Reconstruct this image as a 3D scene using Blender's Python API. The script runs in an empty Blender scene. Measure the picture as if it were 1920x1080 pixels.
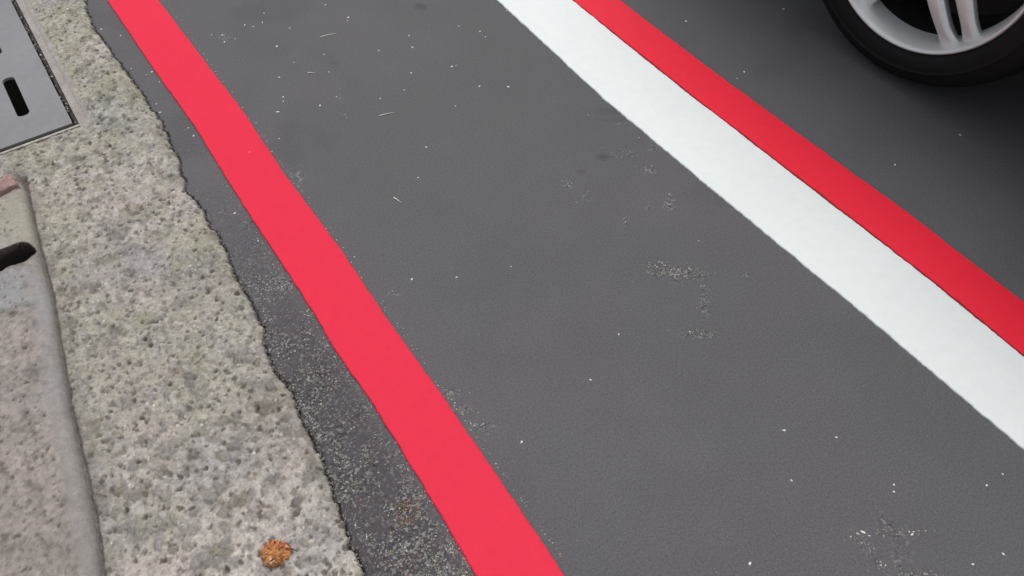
import bpy, bmesh, math, random
import numpy as np
from mathutils import Vector, Matrix, noise as mnoise

scene = bpy.context.scene
col = scene.collection
R_ = math.radians
rng = np.random.default_rng(7)
random.seed(7)

# ------------------------------------------------------------------ camera
CAM_H = 1.09; FPX = 1500.0; PITCH = R_(52.03); YAW = R_(33.88)
cam_d = bpy.data.cameras.new('camera'); cam = bpy.data.objects.new('camera', cam_d)
col.objects.link(cam); scene.camera = cam
cam_d.sensor_width = 36; cam_d.lens = FPX/1920*36
cam_d.clip_start = 0.02; cam_d.clip_end = 2000
cam.location = (0, 0, CAM_H)
cam.rotation_euler = (math.pi/2 - PITCH, 0, -YAW)

# ------------------------------------------------------------------ light
world = bpy.data.worlds.new('World'); scene.world = world; world.use_nodes = True
wt = world.node_tree; wt.nodes.clear()
SUN_EL, SUN_AZ = R_(72), R_(70)          # azimuth from +Y towards +X
sky = wt.nodes.new('ShaderNodeTexSky'); sky.sky_type = 'NISHITA'; sky.sun_disc = False
sky.sun_elevation = SUN_EL; sky.sun_rotation = SUN_AZ
sky.dust_density = 4; sky.air_density = 1.0
hs = wt.nodes.new('ShaderNodeHueSaturation'); hs.inputs['Saturation'].default_value = 0.22
bg = wt.nodes.new('ShaderNodeBackground'); bg.inputs['Strength'].default_value = 0.15
wo = wt.nodes.new('ShaderNodeOutputWorld')
wt.links.new(sky.outputs[0], hs.inputs['Color']); wt.links.new(hs.outputs[0], bg.inputs[0]); wt.links.new(bg.outputs[0], wo.inputs[0])
sd = bpy.data.lights.new('sun', 'SUN'); sun = bpy.data.objects.new('sun', sd); col.objects.link(sun)
sd.energy = 0.85; sd.angle = R_(34); sd.color = (1.0, .965, .92)
sdir = Vector((math.cos(SUN_EL)*math.sin(SUN_AZ), math.cos(SUN_EL)*math.cos(SUN_AZ), math.sin(SUN_EL)))
sun.rotation_euler = sdir.to_track_quat('Z', 'Y').to_euler()
sun.location = (0, 0, 20)
scene.view_settings.view_transform = 'Standard'; scene.view_settings.look = 'None'
scene.view_settings.gamma = 1; scene.view_settings.use_curve_mapping = False
scene.view_settings.exposure = 0.0

# ------------------------------------------------------------------ survey helpers (where things lie on the ground)
sy, cy, sp, cp = math.sin(YAW), math.cos(YAW), math.sin(PITCH), math.cos(PITCH)
RT = np.array([cy, -sy, 0]); FW = np.array([sy*cp, cy*cp, -sp]); UP = np.array([sy*sp, cy*sp, cp])
def at(px, py, z=0.0):
    d = FW*FPX + RT*(px-960) - UP*(py-540)
    t = (z-CAM_H)/d[2]
    return d[0]*t, d[1]*t
def curve(points, flip=False):
    P = sorted([(p[1], p[0]) for p in points])
    ys = np.array([p[0] for p in P]); xs = np.array([p[1] for p in P])
    return lambda y: np.interp(y, ys, xs)

# edge of the concrete channel against the asphalt, traced on the ground
EDGE = curve([(.118, 9), (.112, 2.6), (.107, 2.01), (.095, 1.837), (.101, 1.737), (.1143, 1.604), (.1129, 1.469), (.1056, 1.3585), (.0894, 1.262),
              (.0932, 1.158), (.092, 1.05), (.0848, .947), (.0795, .876), (.0641, .786), (.0665, .719), (.0582, .652),
              (.0574, .595), (.0484, .54), (.043, .487), (.0334, .443), (.0322, .409), (.02, .25), (-.02, -.6), (-.02, -9)])
GROOVE = curve([(-.150, 9), (-.158, 1.463), (-.178, 1.28), (-.190, 1.126), (-.203, 1.036), (-.224, .884), (-.236, .76), (-.249, .65), (-.258, .607), (-.29, .3), (-.31, 0), (-.31, -9)])

# ------------------------------------------------------------------ numpy noise
LAT = rng.random((256, 256))
def vnoise(x, y, s, seed=0):
    x = x*s + seed*17.31; y = y*s + seed*9.17
    xi = np.floor(x).astype(int); yi = np.floor(y).astype(int)
    fx = x-xi; fy = y-yi; fx = fx*fx*(3-2*fx); fy = fy*fy*(3-2*fy)
    a = LAT[xi % 256, yi % 256]; b = LAT[(xi+1) % 256, yi % 256]
    c = LAT[xi % 256, (yi+1) % 256]; d = LAT[(xi+1) % 256, (yi+1) % 256]
    return (a*(1-fx)+b*fx)*(1-fy) + (c*(1-fx)+d*fx)*fy
def fbm(x, y, s, o=4, seed=0, g=.5):
    r = 0; w = 0; a = 1
    for k in range(o):
        r = r + a*vnoise(x, y, s*2**k, seed+k*3); w += a; a *= g
    return r/w
def sstep(a, b, x):
    t = np.clip((x-a)/(b-a), 0, 1); return t*t*(3-2*t)

# ------------------------------------------------------------------ materials
def mat(name, base=(.5, .5, .5), rough=.8, metal=0.0, attr=None, bump=None, var=None, spec=.5, coat=0):
    """base colour (or a colour attribute), optional (scale, amount) variation and [(scale, strength, dist)] bump"""
    m = bpy.data.materials.new(name); m.use_nodes = True
    nt = m.node_tree; N = nt.nodes; L = nt.links
    b = N['Principled BSDF']
    b.inputs['Roughness'].default_value = rough; b.inputs['Metallic'].default_value = metal
    b.inputs['Specular IOR Level'].default_value = spec
    if coat: b.inputs['Coat Weight'].default_value = coat
    tc = N.new('ShaderNodeTexCoord')
    if attr:
        a = N.new('ShaderNodeAttribute'); a.attribute_name = attr; src = a.outputs['Color']
    else:
        c = N.new('ShaderNodeRGB'); c.outputs[0].default_value = (*base, 1); src = c.outputs[0]
    for (s, amt) in (var or []):
        n = N.new('ShaderNodeTexNoise'); n.inputs['Scale'].default_value = s; n.inputs['Detail'].default_value = 4
        L.new(tc.outputs['Object'], n.inputs['Vector'])
        mr = N.new('ShaderNodeMapRange'); mr.inputs[1].default_value = .25; mr.inputs[2].default_value = .75
        mr.inputs[3].default_value = 1-amt; mr.inputs[4].default_value = 1+amt
        L.new(n.outputs[0], mr.inputs[0])
        mx = N.new('ShaderNodeVectorMath'); mx.operation = 'SCALE'
        L.new(src, mx.inputs[0]); L.new(mr.outputs[0], mx.inputs['Scale']); src = mx.outputs[0]
    L.new(src, b.inputs['Base Color'])
    prev = None
    for (s, st, dist) in (bump or []):
        n = N.new('ShaderNodeTexNoise'); n.inputs['Scale'].default_value = s; n.inputs['Detail'].default_value = 3
        L.new(tc.outputs['Object'], n.inputs['Vector'])
        bp = N.new('ShaderNodeBump'); bp.inputs['Strength'].default_value = st; bp.inputs['Distance'].default_value = dist
        L.new(n.outputs[0], bp.inputs['Height'])
        if prev: L.new(prev.outputs[0], bp.inputs['Normal'])
        prev = bp
    if prev: L.new(prev.outputs[0], b.inputs['Normal'])
    return m

def asphalt_material():
    m = mat('asphalt', attr='col', rough=.82, spec=.3, var=[(620, .32), (260, .16), (9, .035), (2.2, .04)], bump=[(520, .45, .0011)])
    nt = m.node_tree; N = nt.nodes; L = nt.links; b = N['Principled BSDF']
    tc = N.new('ShaderNodeTexCoord')
    w = N.new('ShaderNodeAttribute'); w.attribute_name = 'worn'
    v = N.new('ShaderNodeTexVoronoi'); v.inputs['Scale'].default_value = 300
    L.new(tc.outputs['Object'], v.inputs['Vector'])
    v2 = N.new('ShaderNodeTexNoise'); v2.inputs['Scale'].default_value = 170; v2.inputs['Detail'].default_value = 3
    L.new(tc.outputs['Object'], v2.inputs['Vector'])
    # exposed stone heads and dark holes between them, only where the surface is worn open
    sep = N.new('ShaderNodeSeparateColor'); L.new(v.outputs['Color'], sep.inputs[0])
    r1 = N.new('ShaderNodeMapRange'); r1.inputs[1].default_value = .70; r1.inputs[2].default_value = 1.0; r1.inputs[3].default_value = 0; r1.inputs[4].default_value = .6
    L.new(sep.outputs[0], r1.inputs[0])
    mu = N.new('ShaderNodeMath'); mu.operation = 'MULTIPLY'; L.new(r1.outputs[0], mu.inputs[0]); L.new(w.outputs['Fac'], mu.inputs[1])
    r2 = N.new('ShaderNodeMapRange'); r2.inputs[1].default_value = .52; r2.inputs[2].default_value = .62; r2.inputs[3].default_value = 0; r2.inputs[4].default_value = .75
    L.new(v2.outputs[0], r2.inputs[0])
    mu2 = N.new('ShaderNodeMath'); mu2.operation = 'MULTIPLY'; L.new(r2.outputs[0], mu2.inputs[0]); L.new(w.outputs['Fac'], mu2.inputs[1])
    src = b.inputs['Base Color'].links[0].from_socket
    m1 = N.new('ShaderNodeMix'); m1.data_type = 'RGBA'; L.new(mu2.outputs[0], m1.inputs[0]); L.new(src, m1.inputs[6]); m1.inputs[7].default_value = (.03, .03, .032, 1)
    m2 = N.new('ShaderNodeMix'); m2.data_type = 'RGBA'; L.new(mu.outputs[0], m2.inputs[0]); L.new(m1.outputs[2], m2.inputs[6]); m2.inputs[7].default_value = (.42, .41, .39, 1)
    L.new(m2.outputs[2], b.inputs['Base Color'])
    bp = N.new('ShaderNodeBump'); bp.inputs['Distance'].default_value = .003
    L.new(w.outputs['Fac'], bp.inputs['Strength']); L.new(v2.outputs[0], bp.inputs['Height'])
    L.new(b.inputs['Normal'].links[0].from_socket, bp.inputs['Normal']); L.new(bp.outputs[0], b.inputs['Normal'])
    return m

M = dict(
    asphalt=asphalt_material(),
    concrete=mat('washed_concrete', attr='col', rough=.9, spec=.3, var=[(600, .2), (220, .2)], bump=[(420, .7, .0012), (150, .6, .0024)]),
    kerb=mat('kerb_concrete', attr='col', rough=.9, spec=.3, var=[(500, .14), (120, .12)], bump=[(420, .6, .001), (120, .5, .002)]),
    red=mat('red_road_paint', (.76, .024, .062), rough=.65, spec=.22, var=[(3, .03), (60, .03), (420, .035)], bump=[(300, .25, .0008)]),
    deep_red=mat('deep_red_road_paint', (.84, .012, .040), rough=.6, spec=.3, var=[(3, .03), (60, .03), (420, .035)], bump=[(300, .25, .0008)]),  # more saturated red for the line on the car side
    white=mat('white_road_paint', (.80, .84, .83), rough=.6, spec=.35, var=[(4, .02), (50, .02), (420, .03)], bump=[(300, .25, .0008)]),
    lid=mat('grey_cast_metal', (.235, .236, .245), rough=.62, metal=.15, var=[(5, .08), (60, .06), (500, .05)], bump=[(500, .15, .0004)]),
    frame=mat('worn_metal_frame', (.40, .38, .33), rough=.6, metal=.2, var=[(80, .35)], bump=[(200, .4, .001)]),
    mud=mat('mud_in_gap', (.13, .115, .105), rough=.95, var=[(150, .5)], bump=[(200, .8, .003)]),
    mortar=mat('mortar_bed', (.32, .295, .28), rough=.9, var=[(40, .12), (250, .14)], bump=[(200, .5, .0015)]),
    grit=mat('pale_grit', (.82, .81, .78), rough=.8, var=[(300, .1)]),
    stone=mat('loose_stones', attr='col', rough=.8),
    straw=mat('dry_straw', (.80, .78, .70), rough=.8),
    brick=mat('red_brown_brick', (.30, .19, .175), rough=.9, var=[(90, .3), (300, .2)], bump=[(200, .6, .002)]),
    leaf=mat('dead_leaf', attr='col', rough=.75, var=[(500, .3), (130, .25)], bump=[(500, .5, .001)]),
    tyre=mat('tyre_rubber', (.009, .009, .0098), rough=.7, spec=.2, var=[(60, .15)]),
    rim=mat('silver_alloy', (.80, .82, .815), rough=.42, metal=.5, var=[(30, .05)]),
    disc=mat('brake_steel', (.012, .011, .011), rough=.7, metal=.3),
    barrel_shade=mat('barrel_shade_and_dust', (.018, .017, .017), rough=.8, spec=.2, var=[(40, .3)]),  # shade deep inside the rim painted as near-black colour, with brake dust
    black=mat('black_plastic', (.012, .012, .013), rough=.6),
    body=mat('dark_car_paint', (.035, .038, .042), rough=.3, metal=.3, coat=.8),
    glass=mat('tinted_glass', (.01, .012, .014), rough=.06, spec=.8),
    lamp=mat('headlight_glass', (.55, .56, .58), rough=.1, spec=.8),
    redlamp=mat('tail_light_glass', (.4, .01, .01), rough=.15, spec=.8),
    ground=mat('soil', (.1, .09, .07), rough=1, var=[(.5, .3)]),
)

# ------------------------------------------------------------------ object helpers
def tag(o, label=None, cat=None, group=None, kind=None):
    if label: o['label'] = label
    if cat: o['category'] = cat
    if group: o['group'] = group
    if kind: o['kind'] = kind
    return o
def empty(name, loc, rz=0):
    o = bpy.data.objects.new(name, None); col.objects.link(o)
    o.location = loc; o.rotation_euler = (0, 0, rz); o.empty_display_size = .05
    return o
def link(name, bm, m, parent=None, smooth=False, loc=None):
    me = bpy.data.meshes.new(name)
    bmesh.ops.recalc_face_normals(bm, faces=bm.faces)
    bm.to_mesh(me); bm.free(); me.materials.append(m)
    if smooth:
        me.polygons.foreach_set('use_smooth', [True]*len(me.polygons))
    o = bpy.data.objects.new(name, me); col.objects.link(o)
    if parent: o.parent = parent
    if loc: o.location = loc
    return o
def grid_object(name, X, Y, Z, m, colors=None, floats=None, mask=None):
    ny, nx = Z.shape
    me = bpy.data.meshes.new(name)
    co = np.stack([X, Y, Z], -1).reshape(-1, 3).astype(np.float32)
    idx = np.arange(nx*ny).reshape(ny, nx)
    q = np.stack([idx[:-1, :-1], idx[:-1, 1:], idx[1:, 1:], idx[1:, :-1]], -1).reshape(-1, 4)
    if mask is not None: q = q[mask.reshape(-1)]
    me.vertices.add(len(co)); me.vertices.foreach_set('co', co.ravel())
    me.loops.add(q.size); me.loops.foreach_set('vertex_index', q.ravel().astype(np.int32))
    me.polygons.add(len(q)); me.polygons.foreach_set('loop_start', (np.arange(len(q))*4).astype(np.int32))
    me.polygons.foreach_set('use_smooth', np.ones(len(q), bool))
    me.update(calc_edges=True)
    if colors is not None:
        a = me.attributes.new('col', 'FLOAT_COLOR', 'POINT')
        c = np.concatenate([colors.reshape(-1, 3), np.ones((nx*ny, 1))], 1).astype(np.float32)
        a.data.foreach_set('color', c.ravel())
    for k, v in (floats or {}).items():
        a = me.attributes.new(k, 'FLOAT', 'POINT'); a.data.foreach_set('value', v.reshape(-1).astype(np.float32))
    me.materials.append(m)
    o = bpy.data.objects.new(name, me); col.objects.link(o)
    return o
def box(bm, x0, x1, y0, y1, z0, z1, bev=0, seg=2):
    r = bmesh.ops.create_cube(bm, size=1)
    vs = r['verts']
    for v in vs:
        v.co = Vector(((x0+x1)/2+v.co.x*(x1-x0), (y0+y1)/2+v.co.y*(y1-y0), (z0+z1)/2+v.co.z*(z1-z0)))
    if bev:
        es = list({e for v in vs for e in v.link_edges})
        bmesh.ops.bevel(bm, geom=es, offset=bev, segments=seg, affect='EDGES', profile=.5)
def steps(*segs):
    out = []
    for a, b, d in segs:
        n = max(1, int(round((b-a)/d))); out += list(a + (b-a)*np.arange(n)/n)
    out.append(segs[-1][1]); return np.array(out)

def stamp(xs, ys, Z, C, n, x0, x1, y0, y1, r0, r1, kind, cols, keep=None, hk=.28, seed=1, p=2.2):
    """press n stones (or holes) into a height field and its colours"""
    g = np.random.default_rng(seed)
    for i in range(n):
        cx = g.uniform(x0, x1); cy_ = g.uniform(y0, y1)
        if keep is not None and not keep(cx, cy_): continue
        r = r0 + (r1-r0)*g.random()**p; e = g.uniform(.55, 1.0); t = g.uniform(0, math.pi)
        i0, i1 = np.searchsorted(xs, [cx-r*1.3, cx+r*1.3]); j0, j1 = np.searchsorted(ys, [cy_-r*1.3, cy_+r*1.3])
        if i1-i0 < 1 or j1-j0 < 1: continue
        X, Y = np.meshgrid(xs[i0:i1]-cx, ys[j0:j1]-cy_)
        u = (X*math.cos(t)+Y*math.sin(t))/r; v = (-X*math.sin(t)+Y*math.cos(t))/(r*e)
        a = np.arctan2(v, u); rr = np.hypot(u, v)*(1+.12*np.sin(3*a+cx*900)+.08*np.sin(5*a+cy_*700))
        d = np.sqrt(np.clip(1-rr*rr, 0, 1)); f = sstep(1.12, .82, rr)
        if kind == 'stone':
            rim = np.exp(-((rr-1.08)/.16)**2)
            Z[j0:j1, i0:i1] += d*r*hk - rim*r*.10
        else:
            Z[j0:j1, i0:i1] -= d*r*hk
        c = cols[g.integers(len(cols))]*(g.uniform(.85, 1.15)); k = f[..., None]*c[3] if len(c) > 3 else f[..., None]
        c3 = np.array(c[:3]); k = f[..., None]*cols[0][3]
        C[j0:j1, i0:i1] = C[j0:j1, i0:i1]*(1-k) + c3*k

# ------------------------------------------------------------------ the setting: ground far out
bm = bmesh.new(); box(bm, -400, 400, -400, 400, -1.3, -.6)
tag(link('ground', bm, M['ground']), kind='structure')

# ---- road: one sheet, fine where it is seen close, coarse beyond
RXo = steps((-.020, .030, .002), (.030, .085, .0035), (.085, .88, .0048), (.88, 2.4, .02), (2.4, 7, .3))
RYs = steps((-60, -1, 2), (-1, .2, .05), (.2, 2.3, .0032), (2.3, 3.2, .04), (3.2, 90, 2))
U, Y = np.meshgrid(RXo, RYs)
rag = lambda y: (vnoise(y, y*0, 24, 1)-.5)*.008 + (vnoise(y, y*0, 80, 2)-.5)*.007 + (vnoise(y, y*0, 260, 5)-.5)*.0045
edge = lambda y: EDGE(y) + rag(y)
fade = np.clip((2.4-U)/2.0, 0, 1)
X = U + edge(Y)*fade
strip = sstep(.185, .13, X)*sstep(1.3, .6, Y+.25*(vnoise(X, Y, 7, 3)-.5))      # open, gritty band along the channel
rough = fbm(X, Y, 90, 4, 11)-.5
Z = rough*(.0015+.004*strip)*(X < .22)*(Y > 0)*(Y < 3)
crev = np.clip(1-U/ (.0035+.0035*vnoise(Y, Y*0, 40, 8)), 0, 1)
Z = Z - .009*crev*(Y > .1)*(Y < 3)
Z[X > .15] = np.minimum(Z[X > .15], .0015)
C = np.empty(Z.shape+(3,))
mott = fbm(X, Y, 3.2, 3, 21)[..., None]-.5
C[:] = np.array([.113, .1105, .1155])
C += mott*np.array([.016, .005, .012])                                          # patches turn a little purple or green
tint = np.array([.074, .062, .068])
C = C*(1-strip[..., None]*.8) + tint*strip[..., None]*.8
C = C*(1-.55*np.clip(crev*1.3, 0, 1)[..., None])
stain = sstep(.62, .8, fbm(X, Y, 6, 3, 33))[..., None]
C *= 1-.10*stain
worn = strip*(.35+.65*sstep(.38, .62, fbm(X, Y, 26, 3, 41)))
def patch(px, py, rx, ry, k):
    global worn
    c = np.array(at(px, py)); ax = np.array(at(px+rx, py))-c; ay = np.array(at(px, py-ry))-c
    det = ax[0]*ay[1]-ax[1]*ay[0]; dx = X-c[0]; dy = Y-c[1]
    u = (dx*ay[1]-dy*ay[0])/det; v = (-dx*ax[1]+dy*ax[0])/det
    d = np.hypot(u, v) + (vnoise(X, Y, 60, 9)-.5)*.6
    worn = np.maximum(worn, k*sstep(1.15, .45, d))
PATCHES = [(1265, 512, 62, 17, 1), (1240, 500, 30, 12, .8), (1322, 560, 10, 50, .5), (1318, 575, 10, 14, .8), (1308, 625, 34, 12, .8), (1256, 381, 13, 18, .8),
           (1213, 322, 20, 10, .9), (1222, 278, 10, 9, .7), (1165, 288, 34, 9, .4), (1066, 345, 15, 9, .7), (1095, 372, 16, 9, .4), (1218, 390, 8, 5, .6),
           (1665, 998, 64, 9, 1), (1605, 1010, 22, 10, .8), (1634, 1034, 10, 12, .8), (1648, 1064, 24, 10, 1), (1722, 1078, 40, 8, 1),
           (562, 332, 12, 12, .9), (468, 422, 14, 10, .9), (500, 530, 70, 18, .9), (845, 740, 25, 12, .7), (865, 770, 25, 12, .6),
           (1172, 415, 7, 10, .5), (1396, 515, 12, 9, .5), (905, 800, 30, 14, .5), (745, 548, 14, 8, .5), (420, 70, 18, 8, .5), (1105, 215, 5, 5, .4),
           (690, 705, 20, 30, .8), (1180, 230, 60, 8, .15), (635, 185, 12, 8, .5), (650, 215, 10, 6, .5), (452, 110, 9, 6, .5)]
for p_ in PATCHES: patch(*p_)
def stained(px, py, rx, ry, k):
    c = np.array(at(px, py)); ax = np.array(at(px+rx, py))-c; ay = np.array(at(px, py-ry))-c
    det = ax[0]*ay[1]-ax[1]*ay[0]; dx = X-c[0]; dy = Y-c[1]
    u = (dx*ay[1]-dy*ay[0])/det; v = (-dx*ax[1]+dy*ax[0])/det
    d = np.hypot(u, v) + (vnoise(X, Y, 45, 12)-.5)*.6
    C[:] = C*(1-k*sstep(1.2, .3, d))[..., None]
for q in [(1150, 208, 32, 9, .16), (1160, 225, 30, 6, .16), (1130, 294, 16, 7, .28), (1090, 322, 12, 6, .2), (1330, 370, 60, 30, .06), (790, 12, 14, 7, .25), (625, 118, 12, 6, .15), (1640, 795, 22, 9, .1)]:
    stained(*q)
road = grid_object('road', X, Y, Z, M['asphalt'], C, {'worn': worn})
tag(road, kind='structure')

# ---- concrete channel beside the road
GXs = steps((-2.4, -.66, .2), (-.66, -.42, .01), (-.42, .135, .0019))
GYs = steps((-60, -1, 2), (-1, .3, .04), (.3, 2.2, .0019), (2.2, 3, .03), (3, 90, 2))
X, Y = np.meshgrid(GXs, GYs)
E_ = edge(Y); G_ = GROOVE(Y)
LX0, LX1, LY0, LY1 = -.655, -.037, 1.552, 2.31                                   # the metal lid in its pit
Z = .009 + (fbm(X, Y, 14, 3, 51)-.5)*.005 + (fbm(X, Y, 75, 4, 52, .65)-.5)*.0085
C = np.empty(Z.shape+(3,)); C[:] = np.array([.40, .366, .335])*(1+.16*sstep(.85, .5, Y))[..., None]
big = fbm(X, Y, 5.5, 3, 55); yel = sstep(.42, .66, fbm(X, Y, 7, 3, 56) + .10*sstep(.5, 1.1, Y) - .12*sstep(.75, .4, Y))
C *= (1+(big[..., None]-.5)*.35)
C = C*(1-.6*yel[..., None]) + np.array([.335, .322, .245])*.6*yel[..., None]
blu = sstep(.55, .72, fbm(X, Y, 11, 3, 57))[..., None]; C = C*(1-.5*blu)+np.array([.305, .30, .30])*.5*blu
spk = fbm(X, Y, 160, 3, 58)[..., None]; C *= 1+(spk-.5)*.8
pin = sstep(.5, .68, fbm(X, Y, 16, 3, 59))[..., None]; C = C*(1-.3*pin)+np.array([.37, .32, .285])*.3*pin
drt = sstep(.52, .74, fbm(X, Y, 38, 4, 66, .6))[..., None]; C *= 1-.38*drt
olv = (sstep(.56, .72, fbm(X, Y, 24, 3, 67))*sstep(.6, .85, Y))[..., None]; C = C*(1-.4*olv)+np.array([.255, .25, .175])*.4*olv
inch = lambda x, y: x < EDGE(y) - .004 and not (y < 1.44 and x < GROOVE(y)) and not (x < LX1+.03 and y > LY0-.02)
stone_c = [np.array([.20, .185, .165, .75]), np.array([.27, .25, .225, .75]), np.array([.33, .30, .27, .75]), np.array([.24, .225, .215, .75]), np.array([.40, .38, .35, .75]), np.array([.22, .195, .155, .75]), np.array([.31, .28, .27, .75])]
stamp(GXs, GYs, Z, C, 5200, -.42, .13, .3, 2.2, .0018, .006, 'stone', stone_c, inch, seed=2)
stamp(GXs, GYs, Z, C, 700, -.42, .13, .3, .85, .005, .013, 'stone', stone_c, inch, seed=3, p=2.0, hk=.3)
pit_c = [np.array([.10, .088, .076, .72]), np.array([.15, .13, .11, .72])]
stamp(GXs, GYs, Z, C, 5200, -.42, .13, .3, 2.2, .0016, .0048, 'pit', pit_c, inch, seed=4, hk=1.1)
stamp(GXs, GYs, Z, C, 900, -.42, .13, .3, 2.2, .003, .0068, 'pit', [np.array([.17, .15, .13, .5]), np.array([.2, .18, .16, .5])], inch, seed=14, hk=.6)
stamp(GXs, GYs, Z, C, 900, -.42, .13, .3, 1.1, .003, .009, 'stone', [np.array([.42, .39, .365, .6]), np.array([.36, .34, .32, .6]), np.array([.3, .28, .25, .6])], inch, seed=15, hk=.35)
stamp(GXs, GYs, Z, C, 420, -.42, .13, .3, 2.2, .0012, .0026, 'stone', [np.array([.68, .67, .64, .8])], inch, seed=5, hk=.7)
# some pebbles one can pick out in the photograph
for px, py, r, c3 in [(222, 920, .0085, (.20, .175, .13)), (452, 942, .009, (.22, .195, .155)), (555, 942, .008, (.2, .185, .175)), (425, 1035, .010, (.25, .235, .20)),
                      (375, 1050, .014, (.27, .255, .24)), (590, 1050, .009, (.28, .265, .25)), (505, 965, .007, (.29, .27, .25)), (160, 815, .008, (.26, .26, .24)), (335, 695, .008, (.25, .21, .17)),
                      (395, 935, .009, (.27, .26, .24)), (265, 545, .005, (.3, .22, .16)), (240, 385, .006, (.27, .19, .16))]:
    gx, gy = at(px, py, .009)
    i0, i1 = np.searchsorted(GXs, [gx-r*1.4, gx+r*1.4]); j0, j1 = np.searchsorted(GYs, [gy-r*1.4, gy+r*1.4])
    A, B = np.meshgrid((GXs[i0:i1]-gx)/r, (GYs[j0:j1]-gy)/(r*.8)); a = np.arctan2(B, A)
    rr = np.hypot(A, B)*(1+.08*np.sin(2*a+px)+.06*np.sin(3*a+py)); k = sstep(1.08, .85, rr)[..., None]
    Z[j0:j1, i0:i1] += np.sqrt(np.clip(1-rr*rr, 0, 1))*r*.3 - np.exp(-((rr-1.08)/.14)**2)*r*.18
    C[j0:j1, i0:i1] = C[j0:j1, i0:i1]*(1-k*.85)+np.array(c3)*k*.85
# crumbling outer edge
dE = E_ - X
Z = np.where(dE < .012, Z - .006*sstep(.012, 0, dE), Z)
Z = np.where(dE < .001, Z - .04*sstep(.001, -.005, dE), Z)
C *= (1-.45*sstep(.003, -.002, dE)[..., None])
crumb = sstep(.03, .0, dE)*sstep(.45, .7, fbm(X, Y, 70, 3, 60)); C *= (1-.30*crumb[..., None])
# groove and everything left of it below the kerb
kz = (Y < 1.452)
dG = X - G_
gm = kz*sstep(.008, -.001, dG); Z -= gm*.014
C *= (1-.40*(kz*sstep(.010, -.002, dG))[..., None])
djn = (kz*sstep(.034, .002, dG+(fbm(X, Y, 30, 3, 68)-.5)*.03))[..., None]; C = C*(1-.5*djn)+np.array([.20, .178, .162])*.5*djn
Z = np.where(kz & (dG < -.012), -.3, Z)
# pit for the lid, mortar bed round it
inx = (X > LX0-.012) & (X < LX1+.010) & (Y > LY0-.0165) & (Y < LY1+.012)
Z = np.where(inx, -.28, Z)
C = np.where(inx[..., None], np.array([.02, .019, .017]), C)
bed = (~inx)*sstep(.040, .030, X-LX1)*(X > LX0)*(Y > LY0-.014)
Z = Z*(1-bed)+(.0085+(fbm(X, Y, 50, 3, 63)-.5)*.003)*bed
bc = np.array([.345, .315, .30])*(1+(fbm(X, Y, 40, 4, 64)[..., None]-.5)*.4)
C = np.where((~inx)[..., None], C*(1-bed[..., None]*.85)+bc*bed[..., None]*.85, C)
crk = np.exp(-((X-LX1-.026-(vnoise(Y, Y*0, 12, 65)-.5)*.005)/.0022)**2)*(Y > LY0)*(Y < LY1)
Z -= crk*.001; C *= (1-.15*crk[..., None])
Z = np.where(dE < -.011, -.05, Z)
cell = (X[:-1, :-1] < (E_+.012)[:-1, :-1])
gutter = grid_object('concrete_channel', X, Y, Z, M['concrete'], C, mask=cell)
tag(gutter, kind='structure')

# ---- kerb: raised slab with a rounded nose and a drain notch
KXs = steps((-2.4, -.5, .15), (-.5, -.14, .0021))
KYs = steps((-60, -1, 2), (-1, .4, .04), (.4, 1.475, .0021))
X, Y = np.meshgrid(KXs, KYs)
G_ = GROOVE(Y); d = G_ - X - .001
TOP = .015
t = np.clip(1-d/.018, 0, 1)
Z = TOP - .025*(1-np.sqrt(np.clip(1-t**2.3, 0, 1)))
Z += (fbm(X, Y, 12, 3, 71)-.5)*.004*sstep(.0, .05, d) + (fbm(X, Y, 70, 4, 72, .65)-.5)*.0055*sstep(.006, .035, d)
C = np.empty(Z.shape+(3,)); C[:] = np.array([.325, .288, .262])
C *= 1+(fbm(X, Y, 9, 4, 73)[..., None]-.5)*.5
C *= 1+(fbm(X, Y, 120, 3, 78)[..., None]-.5)*.5
drt = sstep(.52, .74, fbm(X, Y, 38, 4, 79, .6))[..., None]; C *= 1-.34*drt
grn = sstep(.52, .66, fbm(X, Y, 180, 3, 80))[..., None]; C *= 1-.22*grn
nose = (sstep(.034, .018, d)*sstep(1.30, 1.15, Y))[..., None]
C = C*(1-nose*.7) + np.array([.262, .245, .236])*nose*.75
pale = (sstep(1.24, 1.30, Y)*sstep(1.44, 1.38, Y))[..., None]; C = C*(1-.7*pale)+np.array([.35, .335, .27])*.7*pale
blu = (sstep(.46, .62, fbm(X, Y, 8, 3, 75))*sstep(.8, 1.1, Y)*sstep(1.26, 1.2, Y))[..., None]; C = C*(1-.7*blu)+np.array([.31, .315, .325])*.7*blu
ink = lambda x, y: x < GROOVE(y)-.034
stamp(KXs, KYs, Z, C, 1800, -.5, -.15, .4, 1.42, .0014, .004, 'pit', pit_c, ink, seed=8, hk=.8)
stamp(KXs, KYs, Z, C, 900, -.5, -.15, .4, 1.42, .002, .007, 'stone', [np.array([.30, .275, .265, .5]), np.array([.38, .36, .34, .5]), np.array([.26, .24, .23, .5])], ink, seed=9, hk=.16)
# far end of the kerb, broken and rounded off
yend = 1.452 + (vnoise(X, X*0, 60, 76)-.5)*.012
te = np.clip(1-(yend-Y)/.02, 0, 1); Z -= .03*(1-np.sqrt(np.clip(1-te**2, 0, 1)))
Z = np.where(Y > yend, -.012, Z)
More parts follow.
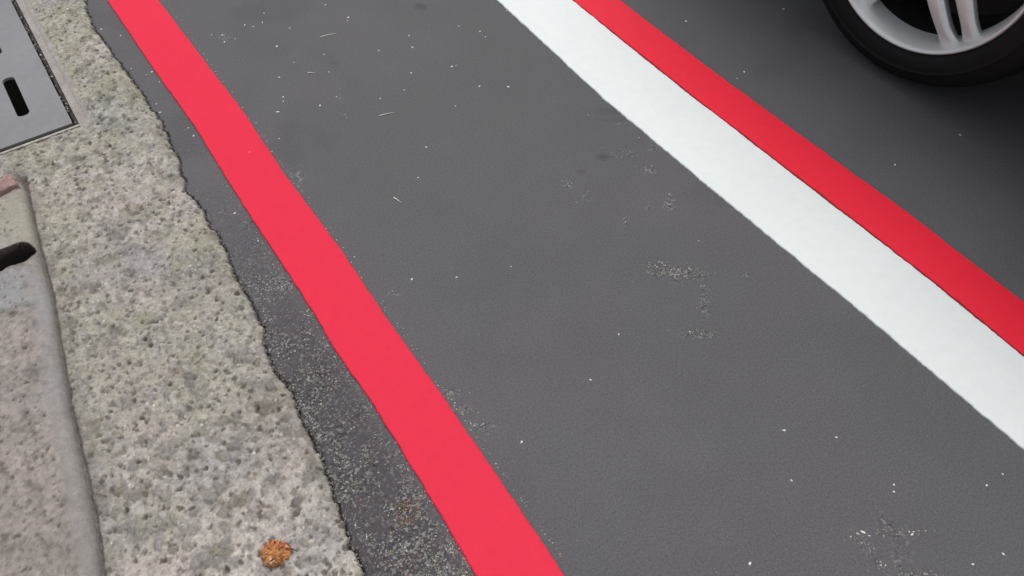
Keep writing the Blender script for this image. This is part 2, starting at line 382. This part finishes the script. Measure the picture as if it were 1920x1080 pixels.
# drain notch (a deep oblong hole running back from the nose)
nx, ny = at(30, 478, .012); hw = .0225
ux = np.maximum(X-(nx+.004), 0); dn = np.hypot(ux*.9, (Y-ny))+(vnoise(X, Y, 38, 77)-.5)*.005
hole = sstep(hw+.0025, hw-.002, dn)*(X > -.42)
Z = Z - hole*.075
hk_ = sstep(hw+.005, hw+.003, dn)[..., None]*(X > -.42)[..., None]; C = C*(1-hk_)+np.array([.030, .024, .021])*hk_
Z = np.where(d < 0, -.02, Z)
cell = (X[:-1, :-1] < (G_+.004)[:-1, :-1])
kerb = grid_object('kerb', X, Y, Z, M['kerb'], C, mask=cell)
tag(kerb, kind='structure')
bm = bmesh.new(); box(bm, -6, -2.38, -60, 90, -.2, .04); tag(link('pavement', bm, M['mortar']), kind='structure')
bm = bmesh.new(); box(bm, 6.95, 7.1, -60, 90, -.2, .12, .01); tag(link('far_kerb', bm, M['mortar']), kind='structure')
bm = bmesh.new(); box(bm, 7.1, 9.5, -60, 90, -.2, .118); tag(link('far_pavement', bm, M['mortar']), kind='structure')

# ------------------------------------------------------------------ painted lines
def painted_line(name, fl, fr, m, label, seed, amp=.0018):
    ys = steps((-20, -.3, .5), (-.3, 2.4, .0022), (2.4, 40, .8))
    n0 = (vnoise(ys, ys*0, 45, seed)-.5)*amp + (vnoise(ys, ys*0, 190, seed+1)-.5)*amp*.9 + (vnoise(ys, ys*0, 9, seed+4)-.5)*amp*.6
    n1 = (vnoise(ys, ys*0, 45, seed+2)-.5)*amp + (vnoise(ys, ys*0, 190, seed+3)-.5)*amp*.9 + (vnoise(ys, ys*0, 9, seed+5)-.5)*amp*.6
    l = fl(ys)+n0; r = fr(ys)+n1
    u = np.array([0, 0, .0018, .5, 1, 1, 1])
    Xc = np.stack([l, l+.0004, l+.0022, l*.67+r*.33, l*.33+r*.67, r-.0022, r-.0004, r], 1)
    Zc = np.tile(np.array([-.002, .0024, .0036, .004, .004, .0036, .0024, -.002]), (len(ys), 1))
    Yc = np.tile(ys[:, None], (1, 8))
    o = grid_object(name, Xc, Yc, Zc, m)
    o.data.polygons.foreach_set('use_smooth', np.zeros(len(o.data.polygons), bool))
    return tag(o, label, 'road marking')
painted_line('red_line', curve([(.155, 2.4), (.155, 1.98), (.1594, 1.663), (.1665, 1.43), (.164, 1.16), (.1665, .94), (.1625, .733), (.1665, .635), (.1645, .482), (.158, .325), (.156, -.3)]),
             curve([(.256, 2.4), (.257, 1.91), (.2625, 1.64), (.2685, 1.38), (.2625, 1.19), (.2675, .947), (.2635, .78), (.2645, .62), (.262, .43), (.259, .257), (.257, -.3)]),
             M['red'], 'narrow red painted line running alongside the concrete channel', 101)
painted_line('white_line', curve([(.932, 2.4), (.932, 1.457), (.9176, 1.022), (.9232, .667), (.9328, .35), (.9367, .025)]),
             curve([(1.081, 2.4), (1.0808, 1.357), (1.0772, .915), (1.083, .55), (1.0865, .308), (1.0815, .125)]),
             M['white'], 'broad white painted line touching a red one on the road', 111)
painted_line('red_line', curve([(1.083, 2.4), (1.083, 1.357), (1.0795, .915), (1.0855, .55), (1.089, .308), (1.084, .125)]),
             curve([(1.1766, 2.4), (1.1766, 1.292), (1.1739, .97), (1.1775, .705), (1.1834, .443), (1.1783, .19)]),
             M['deep_red'], 'red painted line on the car side of the white line', 121)

# ------------------------------------------------------------------ loose stones, one mass
def stone_cloud(name, pts):
    ico = [Vector(v) for v in ((1, 0, 0), (-1, 0, 0), (0, 1, 0), (0, -1, 0), (0, 0, 1), (0, 0, -1), (.62, .62, .5), (-.62, .62, .5), (.62, -.62, .5), (-.62, -.62, .5))]
    bm = bmesh.new()
    for v in ico: bm.verts.new(v)
    bmesh.ops.convex_hull(bm, input=bm.verts); bm.verts.ensure_lookup_table(); bm.verts.index_update()
    base = np.array([v.co[:] for v in bm.verts]); fc = np.array([[v.index for v in f.verts] for f in bm.faces if len(f.verts) == 3]); bm.free()
    V = []; F = []; K = []; g = np.random.default_rng(13)
    for i, (x, y, z, r, c) in enumerate(pts):
        t = g.uniform(0, 6.28); s = np.array([r*g.uniform(.8, 1.4), r*g.uniform(.5, .9), r*g.uniform(.4, .7)])
        b = base*s*(1+g.uniform(-.2, .2, base.shape))
        b = np.stack([b[:, 0]*math.cos(t)-b[:, 1]*math.sin(t), b[:, 0]*math.sin(t)+b[:, 1]*math.cos(t), b[:, 2]], 1)
        V.append(b+np.array([x, y, z])); F.append(fc+i*len(base)); K.append(np.tile(np.array([*c, 1]), (len(base), 1)))
    V = np.concatenate(V); F = np.concatenate(F); K = np.concatenate(K)
    me = bpy.data.meshes.new(name); me.from_pydata(V.tolist(), [], F.tolist())
    a = me.attributes.new('col', 'FLOAT_COLOR', 'POINT'); a.data.foreach_set('color', K.astype(np.float32).ravel())
    me.materials.append(M['stone']); o = bpy.data.objects.new(name, me); col.objects.link(o); return o
g = np.random.default_rng(5); pts = []
pal = [(.36, .24, .15), (.24, .30, .22), (.42, .40, .37), (.33, .31, .29), (.5, .48, .45), (.26, .25, .25), (.30, .22, .17), (.2, .24, .2), (.62, .6, .57)]
def pick(w=1.0): 
    c = np.array(pal[g.integers(len(pal))])*g.uniform(.7, 1.1)*w; return tuple(c)
n = 0
while n < 7500:
    y = .28+1.7*g.random()**1.9; x = g.uniform(.0, .165)
    e = float(edge(np.array([y]))[0])
    if x < e+.001: continue
    cl = float(fbm(np.array([x]), np.array([y]), 26, 3, 41)[0])
    dens = (.10+.90*float(sstep(.40, .62, cl)))*float(sstep(1.35, .7, y)+.03)
    if g.random() > dens: 
        n += .25; continue
    pts.append((x, y, .0003, .0005+.0012*g.random()**2.5, pick(.9))); n += 1
for y in g.uniform(.28, 2.05, 520):                       # caught along the paint edges
    w = g.random(); side = .160 if w < .4 else .264
    if w < .4 and g.random() > sstep(1.6, .6, y)+.1: continue
    pts.append((side+(-1 if w < .4 else 1)*abs(g.normal(0, .004))+(0 if w < .4 else .004), y, .0006, .0007+.0009*g.random()**2, pick(1.1)))
for px, py, rx, ry, k in PATCHES:                          # grains standing out of the worn spots
    for i in range(int(rx*ry*k*.07)+2):
        a = g.normal(0, .55, 2); x, y = at(px+a[0]*rx, py+a[1]*ry)
        if .155 < x < .27 or .90 < x < 1.19: continue
        pts.append((x, y, .0004, .0007+.0012*g.random()**2, pick(1.1)))
for i in range(1500):                                       # odd dull grains over the lane
    x, y = at(g.uniform(260, 1900), g.uniform(0, 1080))
    if x < .27 or .90 < x < 1.19: continue
    pts.append((x, y, .0001, .0004+.0008*g.random()**4, pick(.5)))
for y in g.uniform(.3, 2.1, 700):                          # crumbs in the joint between channel and asphalt
    e = float(edge(np.array([y]))[0]); s = g.uniform(.6, 1.2)
    pts.append((e+g.normal(.001, .004), y, g.uniform(-.002, .003), .001+.0016*g.random()**2, tuple(np.array([.22, .2, .185])*s)))
for y in g.uniform(LY0, 2.15, 60):                         # crumbs beside the lid
    pts.append((LX1+.004+g.normal(0, .0025), y, .003, .001+.002*g.random()**2, tuple(np.array([.42, .38, .35])*g.uniform(.5, 1.3))))
for i in range(24):
    pts.append((g.uniform(-.25, -.04), LY0-.010+g.normal(0, .002), .007, .001+.0025*g.random()**2, (.42, .4, .34)))
for i in range(70):                                        # brown crumbs of leaf litter by the paint
    a = g.normal(0, 1, 2); x, y = at(762+a[0]*14, 962+a[1]*14); pts.append((x, y, .0008, .0008+.0014*g.random()**2, (.20*g.uniform(.5, 1.6), .12, .05)))
o = stone_cloud('loose_grit', pts)
tag(o, 'fine loose stone grains gathered along the asphalt edge and paint', 'grit', kind='stuff')

# ------------------------------------------------------------------ single flecks
def fleck_mesh(seed, sx=1, syy=.6, sz=.45):
    bm = bmesh.new(); bmesh.ops.create_icosphere(bm, subdivisions=2, radius=1)
    for v in bm.verts:
        k = 1+.35*mnoise.noise(v.co*1.4+Vector((seed*3.1, 0, 0)))
        v.co = Vector((v.co.x*sx*k, v.co.y*syy*k, max(v.co.z, -.3)*sz*k))
    return bm
protos = []
def fleck(px, py, size, label, group=None, el=1.0, rot=None, z=0.0, name='grit_fleck', cat='fleck'):
    x, y = at(px, py, z)
    if not protos or el != 1.0:
        o = link(name, fleck_mesh(len(protos)+px*.01, el), M['grit'])
        if el == 1.0: protos.append(o)
    else:
        if len(protos) < 4:
            o = link(name, fleck_mesh(len(protos)+px*.01), M['grit']); protos.append(o)
        else:
            o = protos[random.randrange(4)].copy(); col.objects.link(o)
            for k in list(o.keys()): del o[k]
    o.location = (x, y, z+size*.12); o.scale = (size,)*3
    o.rotation_euler = (0, 0, random.uniform(0, 6.28) if rot is None else rot)
    tag(o, label, cat, group)
    return o
LANE = [(495, 25, 3), (492, 42, 3), (459, 47, 3.5), (475, 50, 2.5), (543, 53, 3), (417, 66, 3.5), (421, 79, 3.5), (441, 73, 2.5), (610, 9, 3), (653, 33, 4), (651, 39, 2.5),
        (607, 102, 3), (710, 95, 3), (767, 67, 3.5), (773, 89, 4.5), (860, 49, 3), (900, 59, 3.5), (910, 69, 3), (950, 20, 3), (847, 125, 4),
        (855, 123, 2), (771, 137, 3.5), (899, 162, 4), (953, 163, 4.5), (758, 169, 2.5), (713, 185, 3), (524, 145, 3.5), (551, 117, 2), (617, 135, 2.5), (531, 182, 3),
        (531, 190, 2.5), (600, 198, 4), (523, 260, 2.5), (799, 276, 3.5), (854, 199, 2.5), (784, 333, 2.5), (772, 524, 3.5), (856, 520, 3), (958, 500, 2), (978, 829, 3.5),
        (1160, 627, 3), (1484, 901, 3), (1568, 820, 3), (1676, 909, 3), (1676, 922, 3), (1850, 910, 3), (1880, 889, 2.5), (1881, 1039, 3.5), (1824, 1058, 3), (1406, 1057, 4), (1198, 258, 2), (1310, 452, 2)]
for px, py, s in LANE:
    fleck(px, py, s*.00068, 'tiny pale fleck of grit lying on the asphalt between the red and white lines', 'grit flecks in the narrow lane')
for px, py, s in [(1286, 40, 3.5), (1395, 135, 3.5), (1382, 147, 2.2), (1469, 17, 3.5), (1678, 309, 3), (1800, 253, 3)]:
    fleck(px, py, s*.0008, 'tiny pale fleck of grit on the dark asphalt between outer red line and car wheel', 'grit flecks near the car')
for px, py, s in [(190, 55, 4), (226, 67, 3.5), (285, 135, 4.5), (299, 154, 2.5), (300, 211, 4), (246, 129, 2.5), (353, 240, 3), (363, 255, 4), (293, 195, 2.5), (440, 400, 4), (484, 452, 3)]:
    fleck(px, py, s*.0006, 'tiny pale fleck of grit on the asphalt strip between channel and red line', 'grit flecks beside the channel')
fleck(519, 87, .0027, 'white chip with a hooked shape, largest near the far end of the narrow lane', el=1.25, rot=.6, name='stone_chip', cat='chip')
fleck(521, 210, .0024, 'thin flat white chip just right of the inner red line in the upper lane', el=1.6, rot=-.6, name='stone_chip', cat='chip')
fleck(1470, 807, .0024, 'lone bright white chip on clean asphalt below the white line', el=1.2, rot=-.7, name='stone_chip', cat='chip')
fleck(1107, 712, .0018, 'small white chip alone in the middle of the narrow lane', el=1.3, rot=-.9, name='stone_chip', cat='chip')
fleck(1618, 998, .0026, 'elongated white chip at the left end of the rough worn patch', el=1.5, rot=-1.1, name='stone_chip', cat='chip')
fleck(1710, 1002, .0022, 'round white chip at the right end of the rough worn patch', el=1.1, rot=0, name='stone_chip', cat='chip')
fleck(468, 285, .0011, 'tiny pale speck lying on the inner red line', z=.004)
for px, py, s, w in [(157, 273, .0016, 'just below the metal lid corner'), (225, 216, .0016, 'between the metal lid and the red line'), (127, 17, .003, 'near the far end, right of the lid')]:
    fleck(px, py, s, 'small bright stone set on the concrete channel '+w, z=.012, name='stone_chip', cat='chip')

def straw(p0, p1, label, r=.0007):
    a = Vector((*at(*p0), .001)); b = Vector((*at(*p1), .0015)); bm = bmesh.new(); n = 7; rings = []
    for i in range(n):
        t = i/(n-1); c = a.lerp(b, t) + Vector((0, 0, 0.0004*math.sin(t*3)));  dr = (b-a).normalized(); s = Vector((-dr.y, dr.x, 0)).normalized()
        c += s*.0003*math.sin(t*5); rr = r*(1-.75*t)*1.35
        rings.append([bm.verts.new(c-a+s*math.cos(k*math.pi/3)*rr+Vector((0, 0, math.sin(k*math.pi/3)*rr))) for k in range(6)])
    for i in range(n-1):
        for k in range(6): bm.faces.new((rings[i][k], rings[i][(k+1) % 6], rings[i+1][(k+1) % 6], rings[i+1][k]))
    bm.faces.new(rings[0]); bm.faces.new(rings[-1][::-1])
    o = link('straw', bm, M['straw'], smooth=True, loc=a); tag(o, label, 'straw')
straw((601, 70), (631, 63), 'thin pale straw lying farthest up the narrow lane')
straw((711, 218), (739, 211), 'thin pale straw lying beside a dark stain in the upper lane')
straw((738, 371), (753, 381), 'short pale straw tilted down to the right, nearest of the straws', .0009)
straw((577, 137), (592, 138), 'shortest pale straw, close to the inner red line')

# ------------------------------------------------------------------ metal inspection cover
cov = empty('inspection_cover', ((LX0+LX1)/2, (LY0+LY1)/2, 0)); tag(cov, 'flat grey metal cover with oblong slots set into the concrete channel', 'drain cover')
def loop(bm, pts, z):
    vs = [bm.verts.new((x, y, z)) for x, y in pts]
    return [bm.edges.new((vs[i], vs[(i+1) % len(vs)])) for i in range(len(vs))]
ox, oy = cov.location.x, cov.location.y
bm = bmesh.new()
def rrect(x0, x1, y0, y1, r, n=6):
    out = []
    for cx, cy_, a0 in ((x1-r, y1-r, 0), (x0+r, y1-r, 90), (x0+r, y0+r, 180), (x1-r, y0+r, 270)):
        for k in range(n+1):
            a = R_(a0+90*k/n); out.append((cx+r*math.cos(a), cy_+r*math.sin(a)))
    return out
eds = loop(bm, rrect(LX0-ox, LX1-ox, LY0+.0065-oy, LY1-oy, .004), .0075)
for sx in (-.113, -.252, -.391, -.530):
    for yc in (1.712, 1.958, 2.20):
        eds += loop(bm, rrect(sx-.0125-ox, sx+.0125-ox, yc-.0745-oy, min(yc+.0745, LY1-.02)-oy, .0105), .0075)
bmesh.ops.triangle_fill(bm, use_beauty=True, use_dissolve=False, edges=eds)
r = bmesh.ops.extrude_face_region(bm, geom=list(bm.faces))
for v in [e for e in r['geom'] if isinstance(e, bmesh.types.BMVert)]: v.co.z -= .006
lid = link('lid', bm, M['lid'], cov)
bv = lid.modifiers.new('edge', 'BEVEL'); bv.width = .0012; bv.segments = 2; bv.limit_method = 'ANGLE'
# frame: ledge and upstand round the lid, mud packed in the road-side gap
bm = bmesh.new()
box(bm, LX0-ox-.012, LX1-ox+.012, LY0-oy-.0110, LY0-oy-.0050, -.05, .0085, .0012)
box(bm, LX0-ox-.012, LX1-ox+.012, LY1-oy+.006, LY1-oy+.011, -.05, .008, .0012)
box(bm, LX0-ox-.0115, LX0-ox-.0065, LY0-oy-.006, LY1-oy+.005, -.05, .008, .0012)
link('frame', bm, M['frame'], cov)
bm = bmesh.new(); rows = []
for i in range(300):
    y = LY0-.004 + (LY1-LY0)*i/299; h = -.004+.008*mnoise.noise(Vector((0, y*40, 0)))+.004*mnoise.noise(Vector((0, y*170, 3)))
    w0 = LX1+.001; w1 = LX1+.0095
    rows.append([bm.verts.new((w0-ox, y-oy, -.02)), bm.verts.new((w0+.001-ox, y-oy, h-.004)), bm.verts.new((w0*.4+w1*.6-ox, y-oy, h)), bm.verts.new((w1-ox, y-oy, h+.002)), bm.verts.new((w1-ox, y-oy, -.02))])
for i in range(299):
    for k in range(4): bm.faces.new((rows[i][k], rows[i][k+1], rows[i+1][k+1], rows[i+1][k]))
link('gap_filling', bm, M['mud'], cov, smooth=True)

# ------------------------------------------------------------------ brick fragment at the kerb end
bx_, by_ = at(6, 353, .015)
bm = bmesh.new(); box(bm, -.034, .026, -.017, .016, -.035, .005, .0025, 2)
bmesh.ops.subdivide_edges(bm, edges=list(bm.edges), cuts=3, use_grid_fill=True)
for v in bm.verts: v.co += Vector([mnoise.noise(v.co*60+Vector((k*5, 0, 0)))*.0035 for k in range(3)])
o = link('brick_fragment', bm, M['brick'], smooth=True, loc=(bx_, by_, .0215)); o.rotation_euler = (0, 0, .12)
tag(o, 'small reddish brown brick fragment stuck at the broken kerb end', 'brick')

# ------------------------------------------------------------------ dead leaf
lx, ly = at(514, 1034, .02)
lf = empty('dead_leaf', (lx, ly, .0095), YAW*-1); lf.scale = (1.2, 1.15, 1.1); tag(lf, 'crumpled orange brown dead leaf lying on the concrete channel', 'leaf')
def colored(name, V, F, K, m, parent):
    me = bpy.data.meshes.new(name); me.from_pydata([tuple(v) for v in V], [], F)
    a = me.attributes.new('col', 'FLOAT_COLOR', 'POINT'); a.data.foreach_set('color', np.array([(*k, 1) for k in K], np.float32).ravel())
    me.materials.append(m); me.polygons.foreach_set('use_smooth', [True]*len(F))
    o = bpy.data.objects.new(name, me); col.objects.link(o); o.parent = parent
    s = o.modifiers.new('thickness', 'SOLIDIFY'); s.thickness = .0003
    return o
V = []; F = []; K = []; nr, na = 26, 150
for i in range(nr+1):
    for j in range(na):
        a = j/na*2*math.pi; t = i/nr
        lobe = .0172+.0012*math.sin(3*a+.6)+.0004*math.sin(13*a+1)+.0045*mnoise.noise(Vector((2.2*math.cos(a), 2.2*math.sin(a), 4)))
        if -2.3 < a-math.pi*2 < -.9: lobe -= .0008
        r = lobe*t; x = r*math.cos(a); y = r*math.sin(a)*.95
        z = .0105*(1-t**2.4) + .0007*math.sin(a*23+5*t)*t + .003*mnoise.noise(Vector((x*190, y*190, 1))) + .0024*mnoise.noise(Vector((x*420, y*420, 5)))
        if t > .85: z += .0035*max(0, mnoise.noise(Vector((a*5, 2, 0))))*(t-.85)/.15
        V.append((x, y, max(z, .0004)))
        n_ = mnoise.noise(Vector((x*260, y*260, 9))); vein = abs(math.sin(a*8.5+1.5*t))**8
        k = .5+.5*n_
        c = np.array([.52, .22, .07])*(.55+.75*k)*(1-.3*(t > .9)) ; c = c+np.array([.12, .08, .03])*vein
        if y > .007: c = c*np.array([.85, .55, .6])
        K.append(tuple(np.clip(c, 0.01, .8)))
for i in range(nr):
    for j in range(na): F.append((i*na+j, i*na+(j+1) % na, (i+1)*na+(j+1) % na, (i+1)*na+j))
colored('blade', V, F, K, M['leaf'], lf)
# torn strips curling up from the blade
for s_ in range(26):
    a = random.uniform(0, 6.28) if s_ > 9 else random.uniform(4.1, 5.5)
    r0 = random.uniform(.004, .013); L_ = random.uniform(.005, .010); w = random.uniform(.0008, .0020)
    V = []; F = []; K = []; n = 9; da = random.uniform(-.5, .5)
    tone = random.uniform(.7, 1.3); c0 = np.array(random.choice([(.62, .36, .17), (.5, .2, .06), (.42, .15, .06), (.66, .45, .30)]))*tone
    up = random.uniform(.003, .008)
    for i in range(n):
        t = i/(n-1); r = r0+L_*t*(1-.25*t); aa = a+da*t; z = .0095*(1-(r0/.018)**2)+.0012 + up*math.sin(t*2.6) - t*.004
        ww = w*(1-t**2)+.0002
        for sgn in (-1, 0, 1): V.append((r*math.cos(aa)-sgn*ww*math.sin(aa), r*math.sin(aa)+sgn*ww*math.cos(aa), max(z-(.0006 if sgn == 0 else 0), .0006))); K.append(tuple(np.clip(c0*(1-.3*t), .01, .9)))
    for i in range(n-1):
        for k in range(2): F.append((i*3+k, i*3+k+1, i*3+k+4, i*3+k+3))
    colored('torn_strip', V, F, K, M['leaf'], lf)
bm = bmesh.new(); rings = []
for i in range(10):
    t = i/9; c = Vector((.011+.014*t, .003+.001*math.sin(t*4), .006+.003*math.sin(t*3)-.003*t)); r = .0011*(1-.35*t)
    rings.append([bm.verts.new(c+Vector((0, math.cos(k*1.0472)*r, math.sin(k*1.0472)*r))) for k in range(6)])
for i in range(9):
    for k in range(6): bm.faces.new((rings[i][k], rings[i][(k+1) % 6], rings[i+1][(k+1) % 6], rings[i+1][k]))
link('stalk', bm, mat('leaf_stalk', (.13, .05, .025), rough=.8), lf, smooth=True)

# ------------------------------------------------------------------ car
CX, CY, WR = 1.462, .765, .308          # outer face of the near front wheel, axle position, tyre radius
car = empty('car', (CX+.88, CY-1.3, 0)); tag(car, 'car standing on the far side of the lines, silver alloy wheel in view', 'car')
cxo, cyo = car.location.x, car.location.y
def lathe(bm, prof, n=96, closed=False):
    """profile of (axial x, radius) turned about the x axis"""
    rings = []
    for i in range(n):
        a = 2*math.pi*i/n
        rings.append([bm.verts.new((x, r*math.sin(a), r*math.cos(a))) for x, r in prof])
    m_ = len(prof)
    for i in range(n):
        A, B = rings[i], rings[(i+1) % n]
        for k in range(m_ if closed else m_-1): bm.faces.new((A[k], A[(k+1) % m_], B[(k+1) % m_], B[k]))
def wheel():
    w = empty('wheel', (0, 0, 0))
    # tyre (x grows into the car)
    bm = bmesh.new()
    prof = [(.012, .2265), (.004, .2285), (-.002, .236), (-.006, .248), (-.007, .258), (-.0062, .2625), (-.0084, .264), (-.0084, .2665), (-.0055, .268), (-.0045, .272), (.001, .284), (.010, .2945), (.022, .3015),
            (.036, .3045), (.050, .306), (.052, .3000), (.060, .3000), (.062, .3075), (.095, .308), (.097, .300), (.108, .300), (.110, .308), (.145, .3075), (.147, .300), (.155, .300), (.157, .307),
            (.185, .303), (.20, .294), (.212, .27), (.212, .245), (.20, .231), (.19, .2265)]
    lathe(bm, prof, 180, False)
    link('tyre', bm, M['tyre'], w, smooth=True)
    bm = bmesh.new()
    lathe(bm, [(.006, .2275), (.001, .2265), (-.0005, .2235), (.002, .2205), (.009, .2175), (.018, .2135), (.034, .2085), (.052, .2045)], 144)
    rim = link('rim', bm, M['rim'], w, smooth=True)
    bm = bmesh.new(); lathe(bm, [(.0525, .2048), (.075, .2035), (.10, .2005), (.17, .200), (.20, .2265), (.205, .2265)], 96)
    link('inner_barrel', bm, M['barrel_shade'], rim, smooth=True)  # deeper part of the barrel, its shade put into the colour
    # spokes: five pairs, each a tapering bar with a raised spine
    def spoke(a0, side):
        bm = bmesh.new(); st = []
        n = 10
        for i in range(n+1):
            t = i/n; r = .040+.1735*t
            off = side*(.0290-.0060*t + .003*math.sin(t*3)); hw_ = (.0225-.0090*t) if t < .85 else .0148+.004*(t-.85)*10
            xf = .020-.011*math.sin(t*2.2) + .010*t - (.0 if t < .85 else -.02*(t-.85)); dp = .028-.006*t
            st.append([bm.verts.new(p) for p in ((xf+dp, off-hw_*.75, r), (xf+.006, off-hw_, r), (xf, off-hw_*.55, r), (xf-.001, off+hw_*.45, r), (xf+.006, off+hw_, r), (xf+dp, off+hw_*.75, r))])
        for i in range(n):
            for k in range(6): bm.faces.new((st[i][k], st[i][(k+1) % 6], st[i+1][(k+1) % 6], st[i+1][k]))
        bm.faces.new(st[0]); bm.faces.new(st[-1][::-1])
        rot = Matrix.Rotation(a0, 4, 'X')
        for v in bm.verts: v.co = rot @ v.co
        o = link('spoke', bm, M['rim'], rim)
        b_ = o.modifiers.new('edge', 'BEVEL'); b_.width = .0018; b_.segments = 2; b_.limit_method = 'ANGLE'; b_.angle_limit = R_(25)
        o.data.polygons.foreach_set('use_smooth', [True]*len(o.data.polygons))
    for k in range(5):
        for s in (-1, 1): spoke(R_(SPOKE0+72*k), s)
    bm = bmesh.new(); lathe(bm, [(.012, .0), (.012, .026), (.016, .030), (.022, .034), (.020, .056), (.026, .062), (.06, .064)], 48)
    link('hub', bm, M['rim'], rim, smooth=True)
    for k in range(5):
        a = R_(36+SPOKE0+72*k); bm = bmesh.new(); lathe(bm, [(.013, 0), (.013, .007), (.015, .009), (.026, .009)], 12)
        for v in bm.verts: v.co += Vector((0, .046*math.sin(a), .046*math.cos(a)))
        link('wheel_bolt', bm, M['disc'], rim)
    bm = bmesh.new(); lathe(bm, [(.088, .06), (.085, .07), (.085, .148), (.087, .15), (.105, .15), (.107, .148)], 64)
    link('brake_disc', bm, M['disc'], w)
    bm = bmesh.new(); lathe(bm, [(.13, .0), (.13, .19)], 48); link('back_plate', bm, M['black'], w)
    return w
SPOKE0 = 141.0
w0 = wheel(); w0.parent = car; w0.location = (CX-cxo, CY-cyo, WR)
def copy_tree(o, parent):
    c = o.copy(); col.objects.link(c); c.parent = parent
    for ch in [q for q in o.children]: copy_tree(ch, c)
    return c
for dx, dy, rz in ((0, -2.6, 0), (1.76, 0, math.pi), (1.76, -2.6, math.pi)):
    c = copy_tree(w0, car); c.location = (CX-cxo+dx, CY-cyo+dy, WR); c.rotation_euler = (0, 0, rz)
# body: side outline with wheel arches, pulled into tumblehome towards the top
def arch(yc, r=.372, n=18): return [(yc+r*math.cos(R_(a)), .32+r*math.sin(R_(a))) for a in np.linspace(-14, 194, n)]
fy, ry = 1.3, -1.3
outl = [(2.10, .26), (2.16, .40), (2.17, .55), (2.10, .68), (1.95, .78), (1.3, .90), (.95, .945), (0, .965), (-1.2, .985), (-1.9, .99), (-2.08, .93), (-2.14, .7), (-2.15, .5), (-2.08, .30)]
low = arch(ry)[::-1] + [(-.80, .24), (.80, .24)] + arch(fy)[::-1]
HW = .895
bm = bmesh.new()
def sidewall(sgn):
    vs = [bm.verts.new((sgn*HW, y, z)) for y, z in outl + low]
    return vs
A = sidewall(-1); B = sidewall(1); n = len(A)
ea = [bm.edges.new((A[i], A[(i+1) % n])) for i in range(n)]; eb = [bm.edges.new((B[i], B[(i+1) % n])) for i in range(n)]
bmesh.ops.triangle_fill(bm, use_beauty=True, edges=ea); bmesh.ops.triangle_fill(bm, use_beauty=True, edges=eb)
for i in range(n):
    if i < len(outl)-1 or True: bm.faces.new((A[i], A[(i+1) % n], B[(i+1) % n], B[i]))
for v in bm.verts:
    y, z = v.co.y, v.co.z
    k = 1 - .10*max(0, (z-.55)/.45)**2 - .10*(max(0, abs(y)-1.5)/.67)**2 - .03*max(0, (.32-z)/.1)
    v.co.x *= k
bd = link('body', bm, M['body'], car)
b_ = bd.modifiers.new('edge', 'BEVEL'); b_.width = .03; b_.segments = 3; b_.limit_method = 'ANGLE'; b_.angle_limit = R_(50)
bm = bmesh.new(); box(bm, -.62, .62, -1.95, 1.95, .19, .80, .03); link('underbody', bm, M['black'], car)
# cabin
bm = bmesh.new()
secs = [(.98, .935, .74, .935), (.25, 1.40, .60, .945), (-.10, 1.445, .60, .955), (-1.0, 1.43, .59, .97), (-1.85, .985, .70, .975)]
prev = None; gl = []
for y, zt, hwt, zb in secs:
    r = [bm.verts.new((-.80, y, zb)), bm.verts.new((-hwt, y, zt)), bm.verts.new((0, y, zt+.012)), bm.verts.new((hwt, y, zt)), bm.verts.new((.80, y, zb))]
    if prev:
        for k in range(4): bm.faces.new((prev[k], prev[k+1], r[k+1], r[k]))
    prev = r
cb = link('cabin', bm, M['body'], car, smooth=False)
def quad(name, pts, m, parent, t=.008):
    bm = bmesh.new(); bm.faces.new([bm.verts.new(p) for p in pts]); o = link(name, bm, m, parent)
    s = o.modifiers.new('thickness', 'SOLIDIFY'); s.thickness = t; s.offset = 0; return o
quad('windscreen', [(-.66, .90, .985), (.66, .90, .985), (.56, .31, 1.372), (-.56, .31, 1.372)], M['glass'], cb, .02)
quad('rear_window', [(-.60, -1.72, 1.06), (.60, -1.72, 1.06), (.54, -1.12, 1.372), (-.54, -1.12, 1.372)], M['glass'], cb, .02)
for s in (-1, 1):
    quad('side_window', [(s*.785, .72, .985), (s*.785, -.22, .995), (s*.632, -.14, 1.375), (s*.632, .22, 1.355)], M['glass'], cb, .02)
    quad('side_window', [(s*.785, -.32, .995), (s*.765, -1.30, 1.02), (s*.632, -.98, 1.37), (s*.632, -.24, 1.375)], M['glass'], cb, .02)
    bm = bmesh.new(); box(bm, min(s*.90, s*.905), max(s*.90, s*.905), -.24, .78, .34, .88, .002); dr = link('door', bm, M['body'], car)
    bm = bmesh.new(); box(bm, s*.905-.012, s*.905+.012, -.18, -.02, .76, .785, .005); link('handle', bm, M['body'], dr)
    bm = bmesh.new(); box(bm, s*.93-.07, s*.93+.07, .60, .72, .93, 1.05, .03, 3); link('mirror', bm, M['body'], car)
    bm = bmesh.new(); box(bm, s*.66-.12, s*.66+.12, 2.03, 2.15, .58, .68, .02, 3); link('headlight', bm, M['lamp'], car)
    bm = bmesh.new(); box(bm, s*.70-.09, s*.70+.09, -2.15, -2.05, .70, .84, .02, 3); link('tail_light', bm, M['redlamp'], car)
bm = bmesh.new(); box(bm, -.45, .45, 2.10, 2.19, .36, .50, .02); link('grille', bm, M['black'], car)
